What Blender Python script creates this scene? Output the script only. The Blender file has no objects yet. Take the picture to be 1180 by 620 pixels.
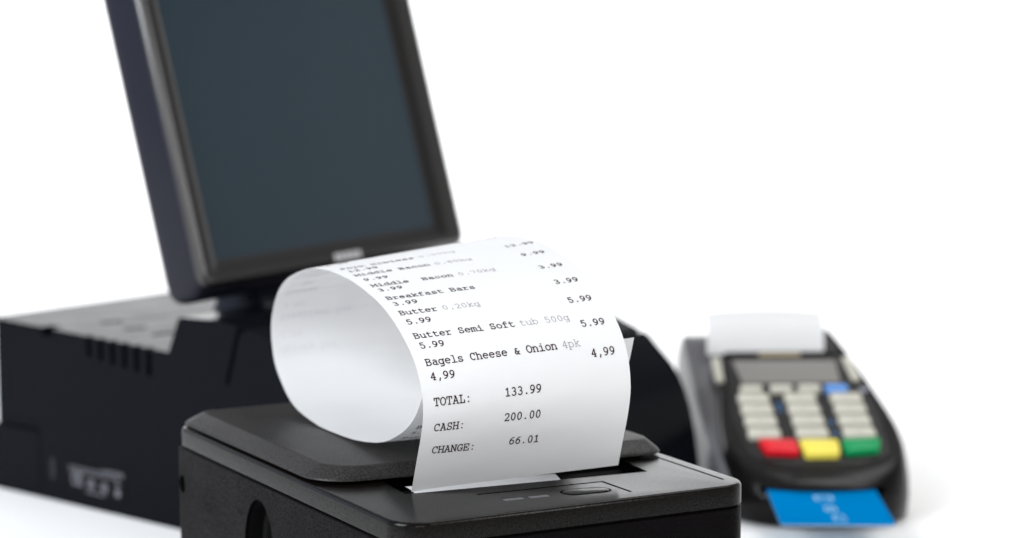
import bpy, bmesh, math, random
from mathutils import Vector, Matrix
random.seed(7)
SC = bpy.context.scene
COL = SC.collection
MM = 0.001
R = math.radians

# ------------------------------------------------------------------ camera, world, lamps, exposure
cam = bpy.data.cameras.new("camera")
co = bpy.data.objects.new("camera", cam); COL.objects.link(co)
co.location = (0, 0, 0.3003)
co.rotation_euler = (math.pi / 2 - 0.1341, 0, 0)
cam.sensor_width = 36.0
cam.lens = 2700.0 / 1180.0 * 36.0
cam.clip_start = 0.02; cam.clip_end = 100
cam.dof.use_dof = True
cam.dof.focus_distance = 0.868
cam.dof.aperture_fstop = 8.0
SC.camera = co

SC.view_settings.view_transform = 'Standard'
SC.view_settings.look = 'None'
SC.view_settings.exposure = 0.22
SC.view_settings.gamma = 1.0

W = bpy.data.worlds.new("World"); SC.world = W; W.use_nodes = True
nt = W.node_tree; nt.nodes.clear()
def N(t, **k):
    n = nt.nodes.new(t)
    for a, b in k.items(): setattr(n, a, b)
    return n
tc = N('ShaderNodeTexCoord'); sx = N('ShaderNodeSeparateXYZ'); nt.links.new(tc.outputs['Generated'], sx.inputs[0])
def mr(sock, a, b, c, d):
    m = N('ShaderNodeMapRange', interpolation_type='SMOOTHSTEP')
    for i, v in zip((1, 2, 3, 4), (a, b, c, d)): m.inputs[i].default_value = v
    nt.links.new(sock, m.inputs[0]); return m.outputs[0]
def mth(op, a, b):
    m = N('ShaderNodeMath', operation=op)
    for i, v in enumerate((a, b)):
        if isinstance(v, (int, float)): m.inputs[i].default_value = v
        else: nt.links.new(v, m.inputs[i])
    return m.outputs[0]
back = mr(sx.outputs['Y'], -0.25, 0.35, 0.55, 1.05)       # dim room behind the photographer, white studio beyond
upd = mr(sx.outputs['Z'], 0.26, 0.42, 1.0, 0.36)          # dimming added above the white sweep, darkens what the lid chamfer reflects
bright = mth('MULTIPLY', back, upd)
left = mr(sx.outputs['X'], -0.9, 0.0, 1.0, 0.0)
mixc = N('ShaderNodeMix', data_type='RGBA')
nt.links.new(left, mixc.inputs[0])
mixc.inputs[6].default_value = (1, 0.985, 0.965, 1)
mixc.inputs[7].default_value = (0.80, 0.90, 1.12, 1)
bg = N('ShaderNodeBackground'); out = N('ShaderNodeOutputWorld')
nt.links.new(mixc.outputs[2], bg.inputs[0]); nt.links.new(bright, bg.inputs[1]); nt.links.new(bg.outputs[0], out.inputs[0])

def area(name, loc, target, size, sizey, power, color=(1, 1, 1), spread=180):
    l = bpy.data.lights.new(name, 'AREA'); l.shape = 'RECTANGLE'; l.size = size; l.size_y = sizey
    l.energy = power; l.color = color; l.spread = R(spread)
    o = bpy.data.objects.new(name, l); COL.objects.link(o); o.location = loc
    o.rotation_euler = (Vector(target) - Vector(loc)).to_track_quat('-Z', 'Y').to_euler()
    return o
area("overhead_softbox", (0.1, 1.25, 1.7), (0.1, 1.25, 0), 2.0, 1.6, 4.5)
area("added_floor_fill", (0.75, 1.75, 1.5), (0.62, 1.5, 0), 1.0, 1.0, 2.6, spread=75)  # added fill, whitens the floor right of the payment terminal
area("added_highlight_strip", (0.95, 0.22, 0.72), (0.05, 0.9, 0.1), 0.16, 0.6, 2.6)  # added strip light, draws highlights along the lid lip and cover edges
area("backdrop_light", (0, 2.2, 1.9), (0, 2.9, 0.3), 3.0, 0.6, 20.0, spread=90)

area("left_softbox", (-1.15, 0.15, 0.95), (0.0, 0.95, 0.12), 0.9, 0.9, 31.0, (0.93, 0.97, 1.0))
area("front_softbox", (0.28, -0.60, 0.72), (0.0, 1.0, 0.15), 0.8, 0.5, 4.0, (1.0, 0.985, 0.97))

# ------------------------------------------------------------------ materials
def mat(name, base, rough=0.4, grain=0.0, gscale=1800.0, spec=0.5, rvar=0.0, coat=0.0, metal=0.0, cvar=0.0, speck=0.0):
    m = bpy.data.materials.new(name); m.use_nodes = True
    t = m.node_tree; b = t.nodes['Principled BSDF']
    b.inputs['Base Color'].default_value = (*base, 1)
    b.inputs['Roughness'].default_value = rough
    b.inputs['Specular IOR Level'].default_value = spec
    b.inputs['Metallic'].default_value = metal
    if coat: b.inputs['Coat Weight'].default_value = coat; b.inputs['Coat Roughness'].default_value = 0.12
    c = t.nodes.new('ShaderNodeTexCoord')
    if grain:
        n = t.nodes.new('ShaderNodeTexNoise'); n.inputs['Scale'].default_value = gscale; n.inputs['Detail'].default_value = 3
        t.links.new(c.outputs['Object'], n.inputs['Vector'])
        bp = t.nodes.new('ShaderNodeBump'); bp.inputs['Strength'].default_value = 1.0; bp.inputs['Distance'].default_value = grain
        t.links.new(n.outputs['Fac'], bp.inputs['Height']); t.links.new(bp.outputs[0], b.inputs['Normal'])
    if speck:
        n3 = t.nodes.new('ShaderNodeTexNoise'); n3.inputs['Scale'].default_value = 1150; n3.inputs['Detail'].default_value = 2
        t.links.new(c.outputs['Object'], n3.inputs['Vector'])
        r3 = t.nodes.new('ShaderNodeMapRange'); r3.inputs[1].default_value = .36; r3.inputs[2].default_value = .66
        r3.inputs[3].default_value = spec * (1 - speck); r3.inputs[4].default_value = spec * (1 + speck)
        t.links.new(n3.outputs['Fac'], r3.inputs[0]); t.links.new(r3.outputs[0], b.inputs['Specular IOR Level'])
    if rvar or cvar:
        n2 = t.nodes.new('ShaderNodeTexNoise'); n2.inputs['Scale'].default_value = 38; n2.inputs['Detail'].default_value = 6
        t.links.new(c.outputs['Object'], n2.inputs['Vector'])
        if rvar:
            r = t.nodes.new('ShaderNodeMapRange'); r.inputs[1].default_value = .3; r.inputs[2].default_value = .7
            r.inputs[3].default_value = rough - rvar; r.inputs[4].default_value = rough + rvar
            t.links.new(n2.outputs['Fac'], r.inputs[0]); t.links.new(r.outputs[0], b.inputs['Roughness'])
        if cvar:
            mx = t.nodes.new('ShaderNodeMix'); mx.data_type = 'RGBA'
            mx.inputs[6].default_value = (*[v * (1 - cvar) for v in base], 1); mx.inputs[7].default_value = (*[v * (1 + cvar) for v in base], 1)
            t.links.new(n2.outputs['Fac'], mx.inputs[0]); t.links.new(mx.outputs[2], b.inputs['Base Color'])
    return m
M = {}
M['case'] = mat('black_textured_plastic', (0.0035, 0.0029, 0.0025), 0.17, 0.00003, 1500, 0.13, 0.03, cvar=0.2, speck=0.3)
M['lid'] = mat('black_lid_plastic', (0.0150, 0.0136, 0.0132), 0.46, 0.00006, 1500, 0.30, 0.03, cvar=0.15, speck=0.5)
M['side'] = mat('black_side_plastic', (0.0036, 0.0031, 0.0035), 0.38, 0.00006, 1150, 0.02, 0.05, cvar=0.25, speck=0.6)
M['pit'] = mat('dark_inner_plastic', (0.002, 0.002, 0.002), 0.5, spec=0.1)
M['gloss'] = mat('glossy_black_plastic', (0.004, 0.004, 0.005), 0.2, spec=0.25)
M['led'] = mat('clear_light_window', (0.10, 0.10, 0.11), 0.3, spec=0.2)
M['base'] = mat('terminal_black_plastic', (0.0042, 0.0048, 0.0070), 0.21, 0.00002, 1200, 0.03, 0.03)
M['housing'] = mat('monitor_black_plastic', (0.0085, 0.009, 0.0155), 0.30, 0.00002, 1200, 0.22)
M['bezel'] = mat('monitor_bezel_plastic', (0.008, 0.007, 0.007), 0.34, 0.00002, 1200, 0.28)
M['lens'] = mat('pale_lens', (0.30, 0.32, 0.38), 0.3)
M['edgegloss'] = mat('highlight_edge_gloss', (0.012, 0.011, 0.011), 0.26, spec=0.9)  # extra gloss for the highlight on the monitor's front edge
M['screen'] = mat('switched_off_screen', (0.0105, 0.027, 0.041), 0.30, spec=0.20)
M['silver'] = mat('silver_print', (0.60, 0.60, 0.62), 0.35)
M['label'] = mat('black_label', (0.003, 0.003, 0.004), 0.45, spec=0.05)
M['labelprint'] = mat('white_label_print', (0.14, 0.143, 0.16), 0.6, spec=0.1)
M['pay'] = mat('payment_black_plastic', (0.0055, 0.005, 0.005), 0.20, 0.00002, 1200, 0.12, rvar=0.04)
M['payplate'] = mat('keypad_plate_plastic', (0.010, 0.0092, 0.009), 0.42, spec=0.15)
M['rail'] = mat('grey_glossy_rail', (0.085, 0.085, 0.095), 0.28)
M['key'] = mat('pale_grey_key', (0.49, 0.475, 0.41), 0.45, spec=0.2)
M['red'] = mat('red_key', (0.62, 0.008, 0.018), 0.35, spec=0.15)
M['yellow'] = mat('yellow_key', (0.76, 0.64, 0.09), 0.35, spec=0.15)
M['green'] = mat('green_key', (0.0, 0.25, 0.075), 0.35, spec=0.12)
M['bluekey'] = mat('blue_key', (0.09, 0.27, 0.66), 0.4)
M['legend'] = mat('grey_key_legend', (0.22, 0.22, 0.22), 0.6)
M['bluelegend'] = mat('blue_legend', (0.03, 0.22, 0.55), 0.6)
M['lcd'] = mat('grey_lcd_window', (0.17, 0.163, 0.152), 0.3)
M['tan'] = mat('metal_tear_bar', (0.55, 0.46, 0.30), 0.35, metal=0.6)
M['card'] = mat('blue_card_plastic', (0.0, 0.18, 0.47), 0.45, spec=0.0)
M['cardedge'] = mat('pale_card_edge', (0.42, 0.60, 0.78), 0.4)
M['cardprint'] = mat('white_card_print', (0.22, 0.42, 0.62), 0.4, spec=0.0)
M['ink'] = mat('dark_thermal_ink', (0.030, 0.011, 0.012), 0.7, spec=0.1)
M['inklight'] = mat('faint_thermal_ink', (0.25, 0.225, 0.235), 0.7, spec=0.1)
M['backdrop'] = mat('white_backdrop_sheet', (0.96, 0.96, 0.96), 0.8, spec=0.2)

def paper(name, col, trans):
    m = bpy.data.materials.new(name); m.use_nodes = True; t = m.node_tree; t.nodes.clear()
    o = t.nodes.new('ShaderNodeOutputMaterial'); mx = t.nodes.new('ShaderNodeMixShader'); d = t.nodes.new('ShaderNodeBsdfPrincipled'); tr = t.nodes.new('ShaderNodeBsdfTranslucent')
    d.inputs['Roughness'].default_value = 0.55; d.inputs['Specular IOR Level'].default_value = 0.25
    c = t.nodes.new('ShaderNodeTexCoord'); n = t.nodes.new('ShaderNodeTexNoise'); n.inputs['Scale'].default_value = 900; n.inputs['Detail'].default_value = 5
    t.links.new(c.outputs['Object'], n.inputs['Vector'])
    bp = t.nodes.new('ShaderNodeBump'); bp.inputs['Distance'].default_value = 0.00001; t.links.new(n.outputs['Fac'], bp.inputs['Height']); t.links.new(bp.outputs[0], d.inputs['Normal'])
    n2 = t.nodes.new('ShaderNodeTexNoise'); n2.inputs['Scale'].default_value = 55; n2.inputs['Detail'].default_value = 5
    t.links.new(c.outputs['Object'], n2.inputs['Vector'])
    mc = t.nodes.new('ShaderNodeMix'); mc.data_type = 'RGBA'
    mc.inputs[6].default_value = (*[v * 0.975 for v in col], 1); mc.inputs[7].default_value = (*col, 1)
    t.links.new(n2.outputs['Fac'], mc.inputs[0])
    t.links.new(mc.outputs[2], d.inputs['Base Color']); t.links.new(mc.outputs[2], tr.inputs['Color'])
    mx.inputs[0].default_value = trans
    t.links.new(d.outputs[0], mx.inputs[1]); t.links.new(tr.outputs[0], mx.inputs[2]); t.links.new(mx.outputs[0], o.inputs[0])
    return m
M['paper'] = paper('thermal_paper', (0.70, 0.70, 0.705), 0.16)
M['ghost'] = mat('show_through_print', (0.64, 0.64, 0.668), 0.7, spec=0.1)

# ------------------------------------------------------------------ mesh helpers (all in millimetres)
def empty(name, loc, rz, label, cat, group=None):
    o = bpy.data.objects.new(name, None); COL.objects.link(o)
    o.location = [v * MM for v in loc]; o.rotation_euler = (0, 0, rz); o.empty_display_size = 0.02
    tag(o, label, cat, group); return o
def tag(o, label, cat, group=None):
    o['label'] = label; o['category'] = cat
    if group: o['group'] = group
    return o
def obj(name, bm, m, parent=None, smooth=30, tf=None, bevel=0, segs=2):
    bmesh.ops.recalc_face_normals(bm, faces=bm.faces)
    for v in bm.verts:
        p = v.co
        if tf: p = Vector(tf(p))
        v.co = p * MM
    me = bpy.data.meshes.new(name); bm.to_mesh(me); bm.free()
    if smooth:
        for p in me.polygons: p.use_smooth = True
        me.set_sharp_from_angle(angle=R(smooth))
    me.materials.append(m)
    o = bpy.data.objects.new(name, me); COL.objects.link(o)
    if parent: o.parent = parent
    if bevel:
        b = o.modifiers.new('bevel', 'BEVEL'); b.width = bevel * MM; b.segments = segs; b.limit_method = 'ANGLE'; b.angle_limit = R(35)
    return o
def loft(rings, bm=None, cap=True):
    bm = bm or bmesh.new(); V = [[bm.verts.new(p) for p in r] for r in rings]; n = len(rings[0])
    for a, b in zip(V, V[1:]):
        for i in range(n): bm.faces.new((a[i], a[(i + 1) % n], b[(i + 1) % n], b[i]))
    if cap: bm.faces.new(V[0][::-1]); bm.faces.new(V[-1])
    return bm
def rpoly(pts, n=8):
    """rounded polygon: (x, y, radius) corners"""
    out = []; k = len(pts)
    for i in range(k):
        p = Vector(pts[i][:2]); a = Vector(pts[i - 1][:2]) - p; b = Vector(pts[(i + 1) % k][:2]) - p; r = pts[i][2]
        a.normalize(); b.normalize(); ang = a.angle(b); d = r / math.tan(ang / 2)
        c = p + (a + b).normalized() * (r / math.sin(ang / 2))
        s = p + a * d - c; e = p + b * d - c
        a0 = math.atan2(s.y, s.x); da = math.atan2(s.x * e.y - s.y * e.x, s.dot(e))
        for j in range(n + 1):
            t = a0 + da * j / n; out.append((c.x + r * math.cos(t), c.y + r * math.sin(t)))
    return out
def z_(ring, z): return [(x, y, z) for x, y in ring]
def box(x0, y0, z0, x1, y1, z1, bm=None):
    return loft([[(x0, y0, z), (x1, y0, z), (x1, y1, z), (x0, y1, z)] for z in (z0, z1)], bm)
def pbox(o, ax, ay, az, bm=None):
    """box from a corner and three edge vectors"""
    o, ax, ay, az = map(Vector, (o, ax, ay, az))
    return loft([[tuple(o + k), tuple(o + k + ax), tuple(o + k + ax + ay), tuple(o + k + ay)] for k in (Vector((0, 0, 0)), az)], bm)
def tempobj(bm):
    bmesh.ops.recalc_face_normals(bm, faces=bm.faces)
    me = bpy.data.meshes.new('t'); bm.to_mesh(me); bm.free(); o = bpy.data.objects.new('t', me); COL.objects.link(o); return o
def cut(bm, cutters):
    """bmesh minus each cutter bmesh; all temporary objects are removed again"""
    o = tempobj(bm); cs = [tempobj(c) for c in cutters]
    for c in cs:
        m = o.modifiers.new('b', 'BOOLEAN'); m.operation = 'DIFFERENCE'; m.solver = 'EXACT'; m.object = c
    bpy.context.view_layer.update()
    me = bpy.data.meshes.new_from_object(o.evaluated_get(bpy.context.evaluated_depsgraph_get()))
    for q in [o] + cs:
        d = q.data; bpy.data.objects.remove(q); bpy.data.meshes.remove(d)
    r = bmesh.new(); r.from_mesh(me); bpy.data.meshes.remove(me); return r
def crom(P, n):
    P = [tuple(p) for p in P]; d = len(P[0])
    P = [tuple(2 * P[0][k] - P[1][k] for k in range(d))] + P + [tuple(2 * P[-1][k] - P[-2][k] for k in range(d))]; out = []
    for i in range(1, len(P) - 2):
        for j in range(n):
            t = j / n; a, b, c, e = P[i - 1:i + 3]
            out.append(tuple(.5 * (2 * b[k] + (c[k] - a[k]) * t + (2 * a[k] - 5 * b[k] + 4 * c[k] - e[k]) * t * t + (3 * b[k] - a[k] - 3 * c[k] + e[k]) * t ** 3) for k in range(d)))
    out.append(P[-2]); return out

# ------------------------------------------------------------------ slab-serif stroke lettering, cells 600 wide
def A(cx, cy, rx, ry, a0, a1, n=14):
    return [(cx + rx * math.cos(R(a0 + (a1 - a0) * i / n)), cy + ry * math.sin(R(a0 + (a1 - a0) * i / n))) for i in range(n + 1)]
def L(*v): return [(v[i], v[i + 1]) for i in range(0, len(v), 2)]
G = {
 '0': [A(300, 290, 170, 290, 0, 360, 24)], '1': [L(150, 470, 310, 580, 310, 0), L(140, 0, 480, 0)],
 '2': [A(295, 410, 175, 165, 165, -35) + L(120, 0, 490, 0, 490, 70)], '3': [A(285, 435, 155, 140, 145, -90), A(285, 148, 190, 148, 90, -150)],
 '4': [L(390, 0, 390, 580, 100, 180, 490, 180), L(290, 0, 480, 0)], '5': [L(460, 580, 165, 580, 155, 320) + A(285, 185, 195, 185, 120, -150)],
 '6': [L(470, 570, 330, 550, 190, 420, 130, 250), A(310, 180, 175, 178, 0, 360, 20)], '9': [L(130, 8, 280, 30, 420, 160, 475, 330), A(295, 400, 175, 178, 0, 360, 20)],
 '7': [L(120, 500, 120, 580, 480, 580, 280, 0)], '8': [A(300, 435, 150, 140, 0, 360, 18), A(300, 150, 180, 150, 0, 360, 18)],
 '.': [L(262, 40, 338, 40), L(262, 20, 338, 20), L(262, 60, 338, 60)], ',': [L(345, 100, 255, -120), L(325, 90, 270, -60)],
 ':': [L(265, 55, 335, 55), L(265, 30, 335, 30), L(265, 395, 335, 395), L(265, 370, 335, 370)],
 '&': [L(510, 0, 440, 0, 215, 345) + A(290, 400, 90, 75, 200, 20), L(215, 300, 150, 210) + A(265, 130, 135, 130, 150, 330), L(385, 80, 450, 220, 520, 220)],
 'A': [L(90, 0, 300, 580, 510, 0), L(165, 200, 435, 200), L(20, 0, 200, 0), L(400, 0, 580, 0), L(180, 580, 300, 580)],
 'B': [L(120, 0, 120, 580), L(50, 580, 330, 580) + A(330, 445, 130, 135, 90, -90), L(120, 310, 350, 310) + A(350, 155, 155, 155, 90, -90) + L(50, 0)],
 'C': [A(310, 290, 215, 290, 50, 310, 20), L(500, 580, 500, 400)], 'E': [L(120, 0, 120, 580), L(50, 580, 500, 580, 500, 430), L(120, 300, 340, 300), L(340, 380, 340, 220), L(50, 0, 520, 0, 520, 170)],
 'F': [L(130, 0, 130, 580), L(50, 580, 520, 580, 520, 430), L(130, 300, 350, 300), L(350, 380, 350, 220), L(50, 0, 290, 0)],
 'G': [A(300, 290, 220, 290, 55, 290, 18) + L(480, 60, 480, 250), L(340, 250, 560, 250), L(470, 580, 470, 430)],
 'H': [L(110, 0, 110, 580), L(490, 0, 490, 580), L(110, 300, 490, 300), L(30, 0, 210, 0), L(390, 0, 570, 0), L(30, 580, 210, 580), L(390, 580, 570, 580)],
 'L': [L(200, 580, 200, 0), L(70, 580, 330, 580), L(60, 0, 520, 0, 520, 200)], 'M': [L(90, 0, 90, 580, 300, 220, 510, 580, 510, 0), L(10, 0, 190, 0), L(410, 0, 590, 0), L(10, 580, 90, 580), L(510, 580, 590, 580)],
 'N': [L(110, 0, 110, 580, 480, 0, 480, 580), L(30, 0, 210, 0), L(390, 580, 570, 580), L(30, 580, 110, 580)],
 'O': [A(300, 290, 235, 290, 0, 360, 26)], 'P': [L(140, 0, 140, 580), L(50, 580, 340, 580) + A(340, 415, 160, 165, 90, -90) + L(140, 250), L(50, 0, 300, 0)],
 'R': [L(120, 0, 120, 580), L(40, 580, 310, 580) + A(310, 435, 150, 145, 90, -90) + L(120, 290), L(320, 290, 490, 0, 580, 0), L(40, 0, 220, 0)],
 'S': [A(300, 430, 165, 150, 40, 270, 16) + A(300, 145, 185, 145, 90, -140, 16), L(465, 580, 465, 430), L(115, 0, 115, 160)],
 'T': [L(300, 0, 300, 580), L(70, 420, 70, 580, 530, 580, 530, 420), L(180, 0, 420, 0)],
 'a': [L(150, 400) + A(290, 330, 150, 100, 110, 0, 8) + L(440, 0, 540, 0), A(285, 130, 175, 125, 35, 325, 16) + L(440, 80), L(440, 205, 400, 240)],
 'b': [L(30, 600, 110, 600, 110, 0), L(30, 0, 110, 0), A(310, 210, 205, 210, 0, 360, 20)], 'c': [A(310, 210, 210, 210, 40, 320, 18), L(490, 420, 490, 290)],
 'd': [L(390, 600, 480, 600, 480, 0, 570, 0), A(280, 210, 205, 210, 0, 360, 20)], 'e': [L(90, 230, 510, 230) + A(300, 210, 212, 210, 5, 310, 20)],
 'f': [L(230, 0, 230, 470) + A(350, 470, 120, 130, 180, 70, 8) + L(500, 595), L(100, 400, 470, 400), L(100, 0, 420, 0)],
 'g': [A(270, 210, 195, 200, 0, 360, 20), L(560, 410, 465, 410, 465, -60) + A(335, -60, 130, 120, 0, -100, 8) + L(150, -180)],
 'h': [L(30, 600, 120, 600, 120, 0), A(290, 270, 170, 150, 170, 0, 12) + L(460, 0), L(40, 0, 200, 0), L(380, 0, 540, 0)],
 'i': [L(130, 410, 310, 410, 310, 0), L(80, 0, 530, 0), L(270, 570, 330, 570), L(270, 600, 330, 600)],
 'k': [L(60, 600, 150, 600, 150, 0), L(60, 0, 220, 0), L(150, 180, 430, 410), L(340, 410, 520, 410), L(250, 260, 460, 0), L(370, 0, 560, 0)],
 'l': [L(130, 600, 310, 600, 310, 0), L(80, 0, 530, 0)], 'm': [L(10, 410, 80, 410, 80, 0), A(190, 290, 110, 130, 160, 0, 8) + L(300, 0), A(410, 290, 110, 130, 160, 0, 8) + L(520, 0), L(10, 0, 150, 0), L(300, 0, 360, 0), L(520, 0, 590, 0)],
 'n': [L(40, 410, 120, 410, 120, 0), A(290, 270, 170, 150, 170, 0, 12) + L(460, 0), L(40, 0, 200, 0), L(380, 0, 540, 0)],
 'o': [A(300, 210, 210, 212, 0, 360, 22)], 'p': [L(30, 410, 110, 410, 110, -180), A(310, 210, 205, 210, 0, 360, 20), L(30, -180, 260, -180)],
 'r': [L(80, 410, 200, 410, 200, 0), L(200, 270, 330, 390, 430, 410, 520, 380), L(80, 0, 430, 0)],
 's': [A(300, 310, 160, 105, 40, 270, 12) + A(300, 105, 180, 105, 90, -145, 12), L(455, 420, 455, 320), L(125, 0, 125, 110)],
 't': [L(200, 560, 200, 100) + A(310, 100, 110, 105, 180, 290, 8) + L(500, 50), L(80, 410, 450, 410)],
 'u': [L(40, 410, 120, 410, 120, 130) + A(270, 130, 150, 135, 180, 340, 10), L(380, 410, 460, 410, 460, 0, 550, 0)],
 'w': [L(30, 410, 180, 410), L(420, 410, 570, 410), L(90, 410, 180, 0, 300, 300, 420, 0, 510, 410)],
 'x': [L(80, 410, 220, 410), L(390, 410, 530, 410), L(140, 410, 470, 0), L(470, 410, 130, 0), L(60, 0, 220, 0), L(390, 0, 550, 0)],
 'y': [L(40, 410, 190, 410), L(410, 410, 560, 410), L(110, 410, 310, 0), L(490, 410, 230, -180), L(90, -180, 330, -180)],
}
def text_strokes(txt, x, y, pitch, cap, wt, sink, slope=0.0):
    """append (quad corner lists) in flat text space"""
    sx_, sy_ = pitch / 600.0, cap / 580.0
    for i, ch in enumerate(txt):
        for st in G.get(ch, []):
            P = [Vector((x + (i * 600 + a) * sx_, y + b * sy_ + slope * (i * 600 + a) * sx_)) for a, b in st]
            for a, b in zip(P, P[1:]):
                d = b - a
                if d.length < 1e-6: continue
                nrm = Vector((-d.y, d.x)).normalized() * wt / 2; e = d.normalized() * wt * 0.32
                k = max(1, int(d.length / 0.9)); a2, b2 = a - e, b + e
                for j in range(k):
                    p, q = a2.lerp(b2, j / k), a2.lerp(b2, (j + 1) / k)
                    sink.append((p - nrm, q - nrm, q + nrm, p + nrm))

# ================================================================== THE SETTING: one white sweep
prof = [(-0.4, 0.0), (0.6, 0.0), (1.4, 0.0), (2.3, 0.0)]
prof += [(2.3 + 0.6 * math.sin(R(a)), 0.6 - 0.6 * math.cos(R(a))) for a in range(6, 91, 6)] + [(2.9, 0.75), (2.9, 0.95)]
bm = bmesh.new(); rows = [[bm.verts.new((x * 1000, y * 1000, z * 1000)) for x in (-3, -1, 0, 1, 3)] for y, z in prof]
for a, b in zip(rows, rows[1:]):
    for i in range(4): bm.faces.new((a[i], a[i + 1], b[i + 1], b[i]))
bd = obj('backdrop', bm, M['backdrop'], smooth=60); bd['kind'] = 'structure'

# ================================================================== RECEIPT PRINTER
SK = -0.0524
PO = (-38.2, 806.8, 0); PR = R(27.3)
def psk(p): return (p[0] + SK * p[1], p[1], p[2])
pr = empty('receipt_printer', (PO[0] - 0.9, PO[1] - 0.4, 0), PR, 'black receipt printer in the foreground with a chamfered lid and a curled receipt on top', 'printer')
PW, PD = 147.9, 207.0
def prect(i, r=12, rr=3): return rpoly([(i, i, r - i * .7), (PW - i, i, r - i * .7), (PW - i, PD - i, max(rr - i * .7, .6)), (i, PD - i, max(rr - i * .7, .6))], 10)
body = loft([z_(prect(0.5), 0), z_(prect(0), 1), z_(prect(0), 90.6), z_(prect(.4), 91.0)])
arch = []
for k in range(40):
    t = 2 * math.pi * k / 40; arch.append((122.3 + 14.3 * math.cos(t), (62 if math.sin(t) > 0 else 40) + 22.5 * math.sin(t)))
c1 = loft([[(x, y, z) for y, z in arch] for x in (-3, 9)])
scr = [(202.0 - .5 + 3.4 * math.cos(2 * math.pi * k / 20), 75.3 + 4.0 * math.sin(2 * math.pi * k / 20)) for k in range(20)]
c2 = loft([[(x, y, z) for y, z in scr] for x in (-3, 3.2)])
body = cut(body, [c1, c2])
loft([z_(prect(1.3), 90.5), z_(prect(1.3), 92.5)], body)
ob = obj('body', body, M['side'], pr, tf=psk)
# finger opening: a dark scooped liner inside the arch; a screw in its hole
lin = loft([[(x, 122.3 + (y - 122.3) * s, 50 + (z - 50) * s) for y, z in arch] for x, s in ((1.4, .985), (7.5, .97), (8.8, .9))])
bmesh.ops.delete(lin, geom=[f for f in lin.faces if len(f.verts) > 4 and f.calc_center_median().x < 2], context='FACES_ONLY')
obj('finger_opening', lin, M['pit'], ob, tf=psk)
sh = loft([[(x, 201.5 + s * 2.5 * math.cos(2 * math.pi * k / 20), 75.3 + s * 2.9 * math.sin(2 * math.pi * k / 20)) for k in range(20)] for x, s in ((3.1, 1), (1.8, 1), (1.4, .8))])
obj('screw', cut(sh, [box(1, 199, 74.9, 2, 204, 75.7)]), M['gloss'], ob, tf=psk)
# top cover with slot, engraved line and button recess
SLP = -0.082
cover = loft([z_(prect(i, 12, 7.5), z) for i, z in ((.5, 91.7), (0, 92.1), (0, 98.4), (.2, 99.2), (.6, 99.7), (1.1, 99.93), (1.7, 100.0))])
slot = loft([z_([(24.4, 44.3), (124.0, 36.0), (126.2, 54), (128, 67), (27.4, 75)], z) for z in (72, 103)])
def strip(a, b, w, z0, z1):
    a, b = Vector(a), Vector(b); d = (b - a).normalized(); n_ = Vector((-d.y, d.x)) * w / 2
    return loft([z_([tuple(a - n_), tuple(b - n_), tuple(b + n_), tuple(a + n_)], z) for z in (z0, z1)])
g1 = strip((47.2, 31.4), (99.6, 29.0), 1.5, 99.4, 101)
g2 = strip((99.2, 29.5), (99.4, 9.0), 1.4, 99.4, 101)
def stad(cx, cy, w, h, ang, n=12):
    P = []
    for s, a0 in ((1, -90), (-1, 90)):
        for k in range(n + 1):
            t = R(a0 + 180 * k / n); P.append((s * (w - h) / 2 + h / 2 * math.cos(t), h / 2 * math.sin(t)))
    c, s_ = math.cos(ang), math.sin(ang)
    return [(cx + x * c - y * s_, cy + x * s_ + y * c) for x, y in P]
bt = loft([z_(stad(85.3, 17.8, 20.0, 10.2, R(-5)), z) for z in (98.8, 101)])
l1 = loft([z_(rpoly([(51.2, 17.6, .6), (59.6, 17.0, .6), (59.8, 20.6, .6), (51.4, 21.2, .6)], 3), z) for z in (99.4, 101)])
l2 = loft([z_(rpoly([(61.5, 16.9, .6), (69.9, 16.3, .6), (70.1, 19.9, .6), (61.7, 20.5, .6)], 3), z) for z in (99.4, 101)])
lipcut = strip((141.4, 10.5), (142.8, 190), 1.3, 99.35, 101)
cover = cut(cover, [slot, g1, g2, bt, l1, l2, lipcut])
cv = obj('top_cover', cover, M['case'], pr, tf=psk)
obj('feed_button', loft([z_(stad(85.3, 17.8, 18.4 - i, 8.6 - i, R(-5)), z) for i, z in ((0, 98.8), (0, 99.95), (.5, 100.2), (1.4, 100.3))]), M['case'], cv, tf=psk)
for x in (55.5, 65.8):
    y = 19.2 - (x - 55.5) * .06
    obj('indicator_light', loft([z_(rpoly([(x - 4.0, y - 1.5, .5), (x + 4.0, y - 2.0, .5), (x + 4.1, y + 1.2, .5), (x - 3.9, y + 1.7, .5)], 3), z) for z in (99.2, 99.93)]), M['led'], cv, tf=psk)
# print mechanism seen dark inside the slot
mech = box(26, 47, 74, 127, 72, 78)
loft([[(x, 60 + 5.0 * math.cos(t), 92 + 5.0 * math.sin(t)) for t in [2 * math.pi * k / 24 for k in range(24)]] for x in (27, 126)], mech)
obj('print_mechanism', mech, M['pit'], pr, tf=psk)
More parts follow.
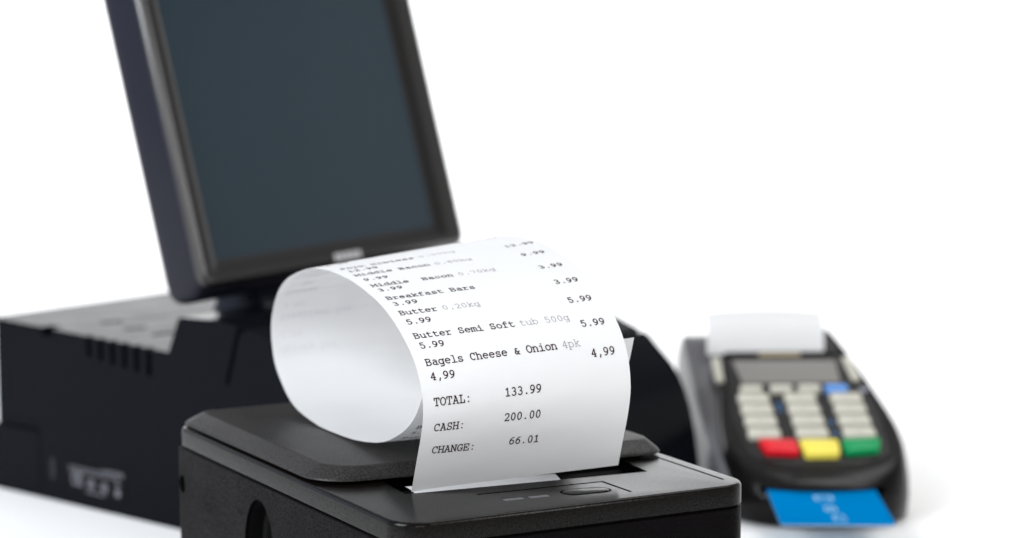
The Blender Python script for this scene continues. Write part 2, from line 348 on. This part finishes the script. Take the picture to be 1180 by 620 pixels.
# lid
lb = lambda i: rpoly([(1.2 + i, 68.3 + i, 17), (147.2 - i, 56.4 + i, 9), (147.2 - i, 206.6 - i, 7), (1.2 + i, 206.6 - i, 8)], 12)
lt = lambda i: rpoly([(8.2 + i, 72.8 + i, 14), (144.6 - i, 64.6 + i, 7), (144.2 - i, 203.2 - i, 6), (8.2 + i, 203.2 - i, 7)], 12)
def mixr(a, b, t): return [(p[0] + (q[0] - p[0]) * t, p[1] + (q[1] - p[1]) * t) for p, q in zip(a, b)]
lid = loft([z_(lb(1.2), 100.8), z_(lb(.3), 101.0), z_(lb(0), 101.4), z_(lb(.08), 101.8), z_(lb(.3), 102.15), z_(mixr(lb(0), lt(0), .14), 102.6), z_(mixr(lb(0), lt(0), .9), 105.45), z_(lt(0), 105.85), z_(lt(.6), 106.0), z_(lt(1.5), 106.02)])
loft([z_(lb(5), 99.9), z_(lb(5), 101)], lid)
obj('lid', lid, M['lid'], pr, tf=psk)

# ================================================================== RECEIPT curling out of the slot (frame of the printer, unsheared)
RP = [(46.5,100,0),(41.7,112.7,0),(37.8,122.5,0),(35.8,130.7,0),(36.3,137.5,0),(38.3,143.3,0),(42.8,149.8,0),(50.4,156.1,0),(61.2,162.5,0),(73.9,167.6,0),(87.8,170.9,0),(103.9,173.4,0),(120.8,174.4,0),(136.9,173.7,.2),(149.9,171.8,.4),(169.6,165.9,.8),(182.1,158.5,1.2),(190.2,148.7,1.7),(193.2,140.4,2.1),(193.1,132.8,2.5),(189.9,123.9,3),(175,111.6,3.8),(152.4,107.2,4.3),(133.8,106.6,4.6),(112,107.4,5),(94.3,109.4,5.3),(79.2,113.1,5.6),(65,119.6,6),(56,126.8,6.4),(51.4,134.6,7),(49.2,141,7.8),(48,147,8.6)]
D = crom(RP, 10)
for _ in range(3):
    D = [D[0]] + [tuple((D[i-1][k] + 2 * D[i][k] + D[i+1][k]) / 4 for k in range(3)) for i in range(1, len(D) - 1)] + [D[-1]]
S_ = [0.0]
for a, b in zip(D, D[1:]): S_.append(S_[-1] + math.hypot(b[0] - a[0], b[1] - a[1]))
RL = S_[-1]
from bisect import bisect_right
def rsurf(x, s, off=0.0):
    s = max(0.0, min(RL, s)); i = min(max(bisect_right(S_, s) - 1, 0), len(D) - 2)
    t = (s - S_[i]) / (S_[i + 1] - S_[i]); v, z, sh = (D[i][k] + (D[i + 1][k] - D[i][k]) * t for k in range(3))
    c = x / 80.0
    off += 0.05 * math.sin(s * .21 + x * .05) * math.sin(x * .13 + 1.0 + s * .03) + 0.02 * math.sin(s * .55 - x * .21)   # slight waviness of thin paper
    if True:
        j0, j1 = max(i - 1, 0), min(i + 2, len(D) - 1)
        dv, dz = D[j1][0] - D[j0][0], D[j1][1] - D[j0][1]; l = math.hypot(dv, dz); v += -dz / l * off; z += dv / l * off
    return (24.5 + sh + x, v - 14.5 * c, 100 + (z - 100) * (1 + .147 * c))
ns, nx = 330, 16
bm = bmesh.new(); grid = []
for i in range(ns + 1):
    row = []
    for j in range(nx + 1):
        x = 80.0 * j / nx; s0 = 5.0 * (j / nx) ** 0.75
        s1 = RL - 0.0
        row.append(bm.verts.new(rsurf(x, s0 + (s1 - s0) * i / ns)))
    grid.append(row)
for a, b in zip(grid, grid[1:]):
    for j in range(nx): bm.faces.new((a[j], a[j + 1], b[j + 1], b[j]))
rec = obj('receipt', bm, M['paper'], smooth=180)
rec.location = [v * MM for v in PO]; rec.rotation_euler = (0, 0, PR)
tag(rec, 'long white printed receipt curled into a loop on the lid of the receipt printer', 'receipt')
dark, faint = [], []
PIT, CAP, WT = 2.4, 2.75, 0.40
ghost_on = False
def T(txt, x, s, k=0.0, sink=dark, cap=CAP, wt=WT): text_strokes(txt, x, s, PIT, cap, wt, sink, -k)
T('CHANGE:', 5, 16.6); T('66.01', 34.3, 17.4)
T('CASH:', 4.4, 26.2); T('200.00', 31, 27.3)
T('TOTAL:', 4, 36); T('133.99', 31, 36.4)
def item(name, qty, price, si, sp, k, kp=None, gap=1):
    T(name, 3.7, si, k)
    n_ = len(name) + gap
    if qty: T(qty, 3.7 + n_ * PIT - .6, si - k * n_ * PIT, k, faint, CAP, .22)
    T(price, 4, sp, k * .6); T(price, 66, sp - (kp if kp is not None else k * 40), k * .6)
item('Bagels Cheese & Onion', '4pk', '4,99', 51.4, 45.6, .012, -.6)
item('Butter Semi Soft', 'tub 500g', '5.99', 64.8, 59.4, .042, 1.0)
item('Butter', '0,20kg', '5.99', 79.3, 73.0, .06, 2.2)
item('Breakfast Bars', '', '3.99', 91.9, 86.3, .085, 3.4)
item('Middle  Bacon', '0,70kg', '3.99', 106.3, 100.6, .095, 4.4)
item('Middle Bacon', '0,85kg', '9.99', 122.4, 114.4, .105, 3.0)
item('Pork Ribless', '0,90kg', '12.99', 137.0, 130.0, .09, 4.0)
s = 160.0
for nm, q, p in [('Onions Red', '1kg', '1.99'), ('Onions Brown', '1kg', '1.99'), ('Middle Bacon', '0,70kg', '5.99'), ('Butter', '0,20kg', '5.99'), ('Breakfast Bars', '', '3.99'),
                 ('Onions Red', '1kg', '1.99'), ('Onions Brown', '1kg', '9.99'), ('Middle Bacon', '', '3.99'), ('Butter', '0,20kg', '5.99'), ('Onions Red', '1kg', '1.99'), ('Onions Brown', '1kg', '1.99'),
                 ('Breakfast Bars', '', '3.99'), ('Butter Semi Soft', '500g', '5.99'), ('Middle Bacon', '', '5.99'), ('Bagels', '4pk', '4.99'), ('Butter', '', '5.99'), ('Onions Red', '', '1.99')]:
    item(nm, q, p, s, s - 6.4, 0.0); s += 14.2
def textmesh(quads, off):
    b = bmesh.new()
    for n_, qd in enumerate(quads):
        try: b.faces.new([b.verts.new(rsurf(p.x, p.y, off + (n_ % 7) * .004)) for p in qd])
        except ValueError: pass
    return b
obj('printed_text', textmesh(dark, .10), M['ink'], rec, smooth=0)
obj('faint_text', textmesh(faint, .10), M['inklight'], rec, smooth=0)
gh = [q_ for q_ in dark if 150 < q_[0].y < 236 and q_[0].x < 34]
obj('show_through_text', textmesh(gh, -.09), M['ghost'], rec, smooth=0)

# the next end of the roll: a strip lying in the mouth of the slot under the receipt
bm = bmesh.new(); g = []
for i in range(7):
    row = []
    for j in range(13):
        c = j / 12; x = 25.6 + (58.4 - 2.5 * (i / 6)) * c + 5.6 * (i / 6) * c; t = i / 6
        row.append(bm.verts.new((x, 44.6 - 7.6 * c + 12.5 * t * (.8 + .2 * c), 99.3 + .75 * math.sin(t * 2.0) + 0.3 * t * (1 - c) ** 6)))
    g.append(row)
for a, b in zip(g, g[1:]):
    for j in range(12): bm.faces.new((a[j], a[j + 1], b[j + 1], b[j]))
st = obj('paper_strip', bm, M['paper'], smooth=180); st.location = rec.location; st.rotation_euler = rec.rotation_euler
tag(st, 'short blank white paper end lying in the printer slot under the receipt', 'paper')

# ================================================================== POINT OF SALE TERMINAL
BO = (-290.1, 1299.1, 0); BR = math.atan2(-.6453, .7639)
pt = empty('checkout_terminal', BO, BR, 'black touchscreen checkout terminal with a big tilted screen behind the receipt', 'checkout terminal')
P = [(-9, 1), (-9, 35.4), (-8.4, 36), (-4, 36.4), (-4, 95.8), (-2.5, 97.5), (145, 93.8), (153, 112.2), (155, 113.3), (182, 114.4), (202, 112.2), (250, 102.5), (268, 99), (291, 91), (300, 83), (307, 77), (312, 71), (316.5, 63), (320, 54), (323.5, 40), (326, 25), (328, 1), (326, 0), (-8, 0)]
TW = 222
b = loft([[(x, t + e * 0, z) for x, z in P] for t, e in ((0, 0), (TW, 0))])
cuts = [box(-14, -2, 37, 36, 3.6, 95), box(40.5, -3, 92, 50, 8, 101)]
for k in range(6):
    x = 79 + 9.75 * k
    cuts.append(pbox((x, -3, 84 - k * .9), (3.8, 0, 0), (0, 6.5, 0), (0, 0, 20)))
for x, y, w in ((51, 33, 15), (76, 28.5, 15), (99, 29, 15)):
    cuts.append(pbox((x, y, 90), (2.4, w * .9, 0), (4.2, -2.2, 0), (0, 0, 15)))
cuts.append(pbox((60, 38, 95.0), (0, 150, 0), (1.2, 0, 0), (0, 0, 12)))
cuts.append(pbox((188.2, -2, 82), (2.6, 0, 0), (0, 4.5, 0), (12.5, 0, 40)))
cuts.append(pbox((200, -2, 109.5), (3.0, 0, 0), (0, TW + 4, 0), (0, 0, 20)))
cuts.append(box(36, -1, 4, 36.9, .8, 99))
cuts.append(pbox((284, -2, 88.5), (3.0, 0, 0), (0, TW + 4, 0), (1, 0, 12)))
b = cut(b, cuts)
base = obj('base', b, M['base'], pt, bevel=1.1)
# rating label with its print
lab = obj('rating_label', box(61, -.35, 7.5, 108, .2, 25.5), M['label'], base)
q = []
for i, (x0, w, z) in enumerate(((62, 44, 21.6), (62, 43, 19.6), (90, 17, 23.2))):
    x = x0
    while x < x0 + w - 1:
        ww = random.uniform(1.2, 3.4)
        q.append((Vector((x, z - .45)), Vector((x + ww, z - .45)), Vector((x + ww, z + .45)), Vector((x, z + .45)))); x += ww + .6
text_strokes('CE', 64, 12.2, 4.6, 5.6, 1.2, q)
for cx, cz, r_ in ((80.5, 14, 3.0), (91.5, 13.5, 2.9), (102.5, 12.2, 2.4)):
    for k in range(20):
        a0, a1 = 2 * math.pi * k / 20, 2 * math.pi * (k + 1) / 20
        q.append(tuple(Vector((cx + rr * math.cos(t), cz + rr * math.sin(t))) for rr, t in ((r_, a0), (r_, a1), (r_ - 1.1, a1), (r_ - 1.1, a0))))
    q.append((Vector((cx - 1.1, cz - 1.1)), Vector((cx + 1.1, cz - 1.1)), Vector((cx + 1.1, cz + 1.1)), Vector((cx - 1.1, cz + 1.1))))
q.append((Vector((100.5, 16.4)), Vector((105, 16.4)), Vector((105, 17.4)), Vector((100.5, 17.4))))
q.append((Vector((76, 9.0)), Vector((92, 8.6)), Vector((92, 9.4)), Vector((76, 9.8))))
bm = bmesh.new()
for n_, qd in enumerate(q): bm.faces.new([bm.verts.new((p.x, -.42 - (n_ % 5) * .02, p.y)) for p in qd])
obj('label_print', bm, M['labelprint'], lab, smooth=0)
obj('latch', box(46.5, -.8, 12.5, 50.6, .5, 24), M['housing'], base, bevel=.4)
# neck
nk = loft([z_(rpoly([(124, 46, 6), (168, 46, 6), (168, 172, 6), (124, 172, 6)], 6), 108), z_(rpoly([(126, 48, 6), (167, 48, 6), (167, 170, 6), (126, 170, 6)], 6), 113), z_(rpoly([(118, 56, 6), (150, 56, 6), (150, 162, 6), (118, 162, 6)], 6), 128), z_(rpoly([(104, 60, 6), (140, 60, 6), (140, 158, 6), (104, 158, 6)], 6), 160)])
obj('neck', nk, M['housing'], pt, bevel=.8)
# monitor: modelled flat (x right, y up, z out of the screen) then tilted and swivelled on the neck
yaw, tilt = R(55.16), R(15.59)
Rv = Vector((math.cos(yaw), math.sin(yaw), 0)); Nv = Vector((math.sin(yaw), -math.cos(yaw), 0)); Uv = Vector((0, 0, 1)) * math.cos(tilt) - Nv * math.sin(tilt); Fv = Rv.cross(Uv)
Mw = Matrix((( Rv.x, Uv.x, Fv.x, -156.7), (Rv.y, Uv.y, Fv.y, 1185.4), (Rv.z, Uv.z, Fv.z, 129.85), (0, 0, 0, 1)))
Mp = Matrix.Translation(Vector(BO)) @ Matrix.Rotation(BR, 4, 'Z')
Ml = Mp.inverted() @ Mw
def mtf(p): return Ml @ Vector(p)
MWd, MHt = 229.3, 172.0
def mr_(i, r=7): return rpoly([(i, i, r), (MWd - i, i, r), (MWd - i, MHt - i, r), (i, MHt - i, r)], 7)
def hr(i, dy, r): return rpoly([(i, i - dy, r), (MWd - i, i - dy, r), (MWd - i, MHt - i, r), (i, MHt - i, r)], 7)
hs = loft([z_(hr(7, 0, 8), -30), z_(hr(3, 2.4, 8), -29), z_(hr(.6, 4.2, 8), -26), z_(hr(.1, 4.8, 8), -23), z_(hr(0, 4.6, 8), -12), z_(hr(0, 2.4, 8), -7.5), z_(mr_(0, 8), -5.2), z_(mr_(.6, 7.5), -4.5), z_(mr_(3, 7), -5.5)])
mon = obj('monitor', hs, M['housing'], pt, tf=mtf)
sx0, sy0, sx1, sy1 = 15.9, 14.2, 203.7, 155.0
def scr_(i, r=.6): return rpoly([(sx0 - i, sy0 - i, r), (sx1 + i, sy0 - i, r), (sx1 + i, sy1 + i, r), (sx0 - i, sy1 + i, r)], 7)
tr_ = loft([z_(mr_(1.0, 7.5), -4.9), z_(mr_(.3, 7.5), -4.3), z_(mr_(.45, 7.4), -3.1), z_(mr_(1.1, 7), -1.7), z_(mr_(2.3, 6.4), -.6), z_(mr_(4.0, 5.6), -.02)], cap=False)
obj('highlight_edge', tr_, M['edgegloss'], mon, tf=mtf)  # rounded bezel rim split off and made glossier to catch a highlight line
bz = loft([z_(mr_(3.9, 5.6), -.3), z_(mr_(4.2, 5.5), .05), z_(scr_(7.5, 2.5), .3), z_(scr_(6.3, 2.2), .1), z_(scr_(0, .6), -3.4)], cap=False)
obj('bezel', bz, M['bezel'], mon, tf=mtf)
obj('screen', loft([z_(scr_(.8), -4.0), z_(scr_(.8), -3.3)]), M['screen'], mon, tf=mtf)
bm = bmesh.new()
bq = [(0, 0, 3, 4.2), (4, 0, 6.6, 4.2), (7.6, 0, 8.6, 4.2), (9.6, 0, 12.6, 4.2), (13.6, 0, 16.4, 4.2), (17.4, 0, 18.4, 4.2), (19.4, 0, 22.4, 4.2)]
for x0, y0, x1, y1 in bq: loft([[(106 + x0, 3.0 + y0, z), (106 + x1, 3.0 + y0, z), (106 + x1, 3.0 + y1, z), (106 + x0, 3.0 + y1, z)] for z in (-.1, .6)], bm)
obj('badge', bm, M['silver'], mon, tf=mtf)

# ================================================================== PAYMENT TERMINAL
QO = (164.1, 1212.0, 0); QR = R(3)
pay = empty('payment_terminal', QO, QR, 'black payment terminal with pale keypad, paper roll and blue card inserted in front', 'payment terminal')
TN = math.tan(R(17)); CS, SN = math.cos(R(17)), math.sin(R(17)); Z0 = 28.1
def zt(y): return Z0 + y * TN
right = [(0, -3), (14, -2), (27, 2), (37, 8), (44, 16.5), (48, 28), (49.5, 42), (48.5, 62), (45.5, 86), (42, 112), (38, 138), (35.5, 152), (33.5, 160), (29, 165), (0, 166)]
leftp = [(-x * .94 - .4, y) for x, y in right[1:-1]][::-1]
oc = crom(right + leftp, 5)
def osc(k, dy=0, add=0):
    o = []
    for x, y in oc:
        f = max(0.0, 1 - y / 60.0)
        o.append((x * k + add * (1 if x > 0 else -1) * min(1, abs(x) / 20), y - dy * f if y < 60 else y + dy * .2 * min(1, (y - 60) / 60)))
    return o
rg = []
for k, dy, add, fr, dz in ((.97, 6, 2, 0, .5), (1, 9, 3, 0, 2.5), (1, 11, 3.5, .35, 0), (1, 11.5, 3, .62, 0), (1, 9.5, 2, .80, 0), (1, 6, 1, .93, 0), (1, 2.5, 0, 1, -.5), (.985, 0, 0, 1, .0), (.955, -2, 0, 1, .05)):
    rg.append([(x, y, zt(max(y, -4)) * fr + dz) for x, y in osc(k, dy, add)])
pb = loft(rg)
pb = cut(pb, [pbox((-34, -40, 18.2), (66, 0, 0), (0, 70, 0), (0, 0, 3.6))])
pbo = obj('casing', pb, M['pay'], pay, smooth=50)
def top(x, s, h=0): return (x, s * CS - h * SN, Z0 + s * SN + h * CS)
def slab(name, poly, h0, h1, m, parent, inset=.5, bevel=None):
    a = poly
    cx = sum(p[0] for p in a) / len(a); cy = sum(p[1] for p in a) / len(a)
    sh = lambda i: [(cx + (x - cx) * (1 - i), cy + (y - cy) * (1 - i)) for x, y in a]
    rr_ = [(0, h0), (0, h1 - .55), (.025, h1 - .18), (.07, h1)]
    return obj(name, loft([[top(x, y, h) for x, y in sh(i)] for i, h in rr_]), m, parent)
# raised surround that frames display and keypad
fp = rpoly([(-37, 20, 10), (-20, 9, 14), (22, 9, 14), (40, 19, 10), (42, 60, 6), (36, 136, 4), (-34.5, 136, 4), (-40, 60, 6)], 6)
slab('face_plate', fp, -.6, .7, M['payplate'], pbo)
obj('display', loft([[top(x, y, h) for x, y in rpoly([(-28.5, 101.5, 1.2), (27.5, 101.5, 1.2), (29.5, 129.5, 1.2), (-30.5, 129.5, 1.2)], 4)] for h in (.2, .95)]), M['lcd'], pbo)
def kpoly(x0, s0, x1, s1, r=1.6): return rpoly([(x0, s0, r), (x1, s0, r), (x1, s1, r), (x0, s1, r)], 4)
def key(x, s, w, h, m, hh=4.2, leg=True, lab=None):
    k = slab('key', kpoly(x - w / 2, s - h / 2, x + w / 2, s + h / 2), .3, hh, m, pay)
    if lab: k['label'] = lab
    if leg:
        bm = bmesh.new()
        for dx, dy, w_, h_ in ((0, 0, .5, 2.4), (1.5, -.6, 1.3, .5), (1.5, .8, 1.3, .5), (-1.6, 0, .9, 1.6)):
            loft([[top(x + dx - w_ / 2, s + dy - h_ / 2, z), top(x + dx + w_ / 2, s + dy - h_ / 2, z), top(x + dx + w_ / 2, s + dy + h_ / 2, z), top(x + dx - w_ / 2, s + dy + h_ / 2, z)] for z in (hh - .1, hh + .06)], bm)
        obj('legend', bm, M['legend'], k, smooth=0)
    return k
for s in (80.8, 67.6, 54.2, 40.6):
    for x in (-25.3, 0.9, 26.6): key(x, s - 0.9, 17.6, 9.2, M['key'], 3.3)
for x in (-25.0, -8.0, 7.8): key(x, 91.3, 12.6, 6.2, M['key'], 3.6, False)
key(23.2, 91.0, 12.8, 6.2, M['bluekey'], 3.6, False, 'blue key')
def ckey(poly, m, lab):
    k = slab('key', rpoly([(x, y, 1.8) for x, y in poly], 4), .3, 4.4, m, pay); k['label'] = lab
ckey([(-27.5, 18.2), (-9.6, 15.8), (-9.8, 29.6), (-30.2, 31.0)], M['red'], 'red key')
ckey([(-7.0, 13.6), (11.6, 13.6), (13.0, 29.4), (-8.2, 29.4)], M['yellow'], 'yellow key')
ckey([(15.0, 15.8), (34.0, 18.6), (36.4, 31.0), (15.0, 29.6)], M['green'], 'green key')
for sx_, xx in ((-1, -40.6), (1, 36.4)):
    for s in (108.0, 117.5, 127.0):
        sl = (s - 117) * -.045 * sx_
        slab('side_button', kpoly(xx + sl - 2.5, s - 4.4, xx + sl + 2.5, s + 4.4, 1.6), -.5, 2.2, M['key'], pay)
obj('indicator_light', loft([[top(39.0 + r_ * math.cos(2 * math.pi * k / 16), 93 + r_ * math.sin(2 * math.pi * k / 16), h) for k in range(16)] for r_, h in ((2.4, -.4), (2.4, .5), (1.7, 1.0))]), M['lens'], pay)
for x, s in ((-11.9, 76), (-11.9, 69.5), (14.3, 54.5), (14.3, 42)):
    obj('blue_legend', loft([[top(x + a, s + c_, h) for a, c_ in ((-.55, -1.8), (.55, -1.8), (.55, 1.8), (-.55, 1.8))] for h in (.6, .8)]), M['bluelegend'], pbo, smooth=0)
# swipe rail along the left side
rl = []
for y, x0, x1, h in ((8, -47, -42.5, .50), (20, -52, -43.5, .72), (45, -55.5, -43.5, .84), (85, -57, -42, .90), (125, -58, -38.5, .94), (158, -58, -36, .955), (168, -56, -37, .94)):
    z = zt(y) * h
    rl.append([(x0, y, 1.5), (x0, y, z * .86), (x0 + 1.2, y, z * .95), (x0 + 3.2, y, z), (x1 - 2.5, y, z), (x1 + 4, y, z * .97), (x1 + 4, y, 1.5)])
obj('card_swipe_rail', loft(crom([[c for p in r for c in p] for r in rl], 4) and [[tuple(r[i:i + 3]) for i in range(0, 21, 3)] for r in crom([[c for p in r for c in p] for r in rl], 4)]), M['rail'], pay, smooth=50)
# printer hood behind the display with its tear bar
hd = rpoly([(-34.5, 137.5, 2), (33.5, 137.5, 2), (31, 160, 4), (-32.5, 160, 4)], 5)
slab('paper_hood', hd, -.6, 1.6, M['payplate'], pbo)
obj('tear_bar', loft([[top(x, y, h) for x, y in ((-14, 135.0), (10, 135.0), (10, 136.8), (-14, 136.8))] for h in (.3, 2.0)]), M['tan'], pbo)
# its paper: a blank slip standing out of the hood
bm = bmesh.new(); g = []
ppf = crom([(137.5, 0.0), (138.6, 5.0), (141.5, 12), (146, 18), (152.5, 22.0), (160, 23.4), (168, 22.0)], 5)
for i, (s, h) in enumerate(ppf):
    row = []
    for j in range(13):
        c = j / 12 - .5; row.append(bm.verts.new((-9.9 + 68.6 * c + i * .06, s * CS - 0 * SN + 1.0, Z0 + 137.5 * SN + .6 + h - 2.2 * (2 * c) ** 2 * (i / len(ppf)))))
    g.append(row)
for a, b_ in zip(g, g[1:]):
    for j in range(12): bm.faces.new((a[j], a[j + 1], b_[j + 1], b_[j]))
sl = obj('paper_slip', bm, M['paper'], smooth=180); sl.location = [v * MM for v in QO]; sl.rotation_euler = (0, 0, QR)
tag(sl, 'blank white paper slip standing out of the top of the payment terminal', 'paper slip')

# ================================================================== BANK CARD
cd = empty('bank_card', (QO[0] - 2.6, QO[1] - 80.0, 19.6), R(-0.9), 'bright blue bank card with pale print sticking out of the payment terminal', 'bank card')
cr_ = rpoly([(-28.5, 0, 3), (28.5, 0, 3), (28.5, 86, 3), (-28.5, 86, 3)], 6)
obj('card_body', loft([z_([(x * .997, y * .999 + .04) for x, y in cr_], 0), z_(cr_, .06), z_(cr_, .7), z_([(x * .997, y * .999 + .04) for x, y in cr_], .76)]), M['card'], cd, smooth=40)
obj('card_core', loft([z_([(x * .996, y * .999 + .05) for x, y in cr_], z) for z in (-.55, .02)]), M['cardedge'], cd, smooth=40)
# pale printed figures running down the card
q = []
def blob(pts, w):
    for a, b_ in zip(pts, pts[1:]):
        a, b_ = Vector(a), Vector(b_); d = b_ - a
        n_ = Vector((-d.y, d.x)).normalized() * w / 2; q.append((a - n_, b_ - n_, b_ + n_, a + n_))
blob(A(2.2, 12, 3.0, 7.5, 20, 340), 1.6); blob(L(.5, 12, 4.6, 12), 1.4)
blob(A(-.2, 31, 2.6, 6.0, -60, 250), 1.7); blob(L(-1.5, 25, 1.5, 37), 1.5)
blob(L(-5, 50, -5, 60, 3, 60, 3, 50), 2.0); blob(L(-5, 55, 3, 55), 1.8); blob(L(-4, 46, 2.5, 46), 1.4)
bm = bmesh.new()
for n_, qd in enumerate(q): bm.faces.new([bm.verts.new((p.x, p.y, .79 + (n_ % 5) * .01)) for p in qd])
obj('card_print', bm, M['cardprint'], cd, smooth=0)
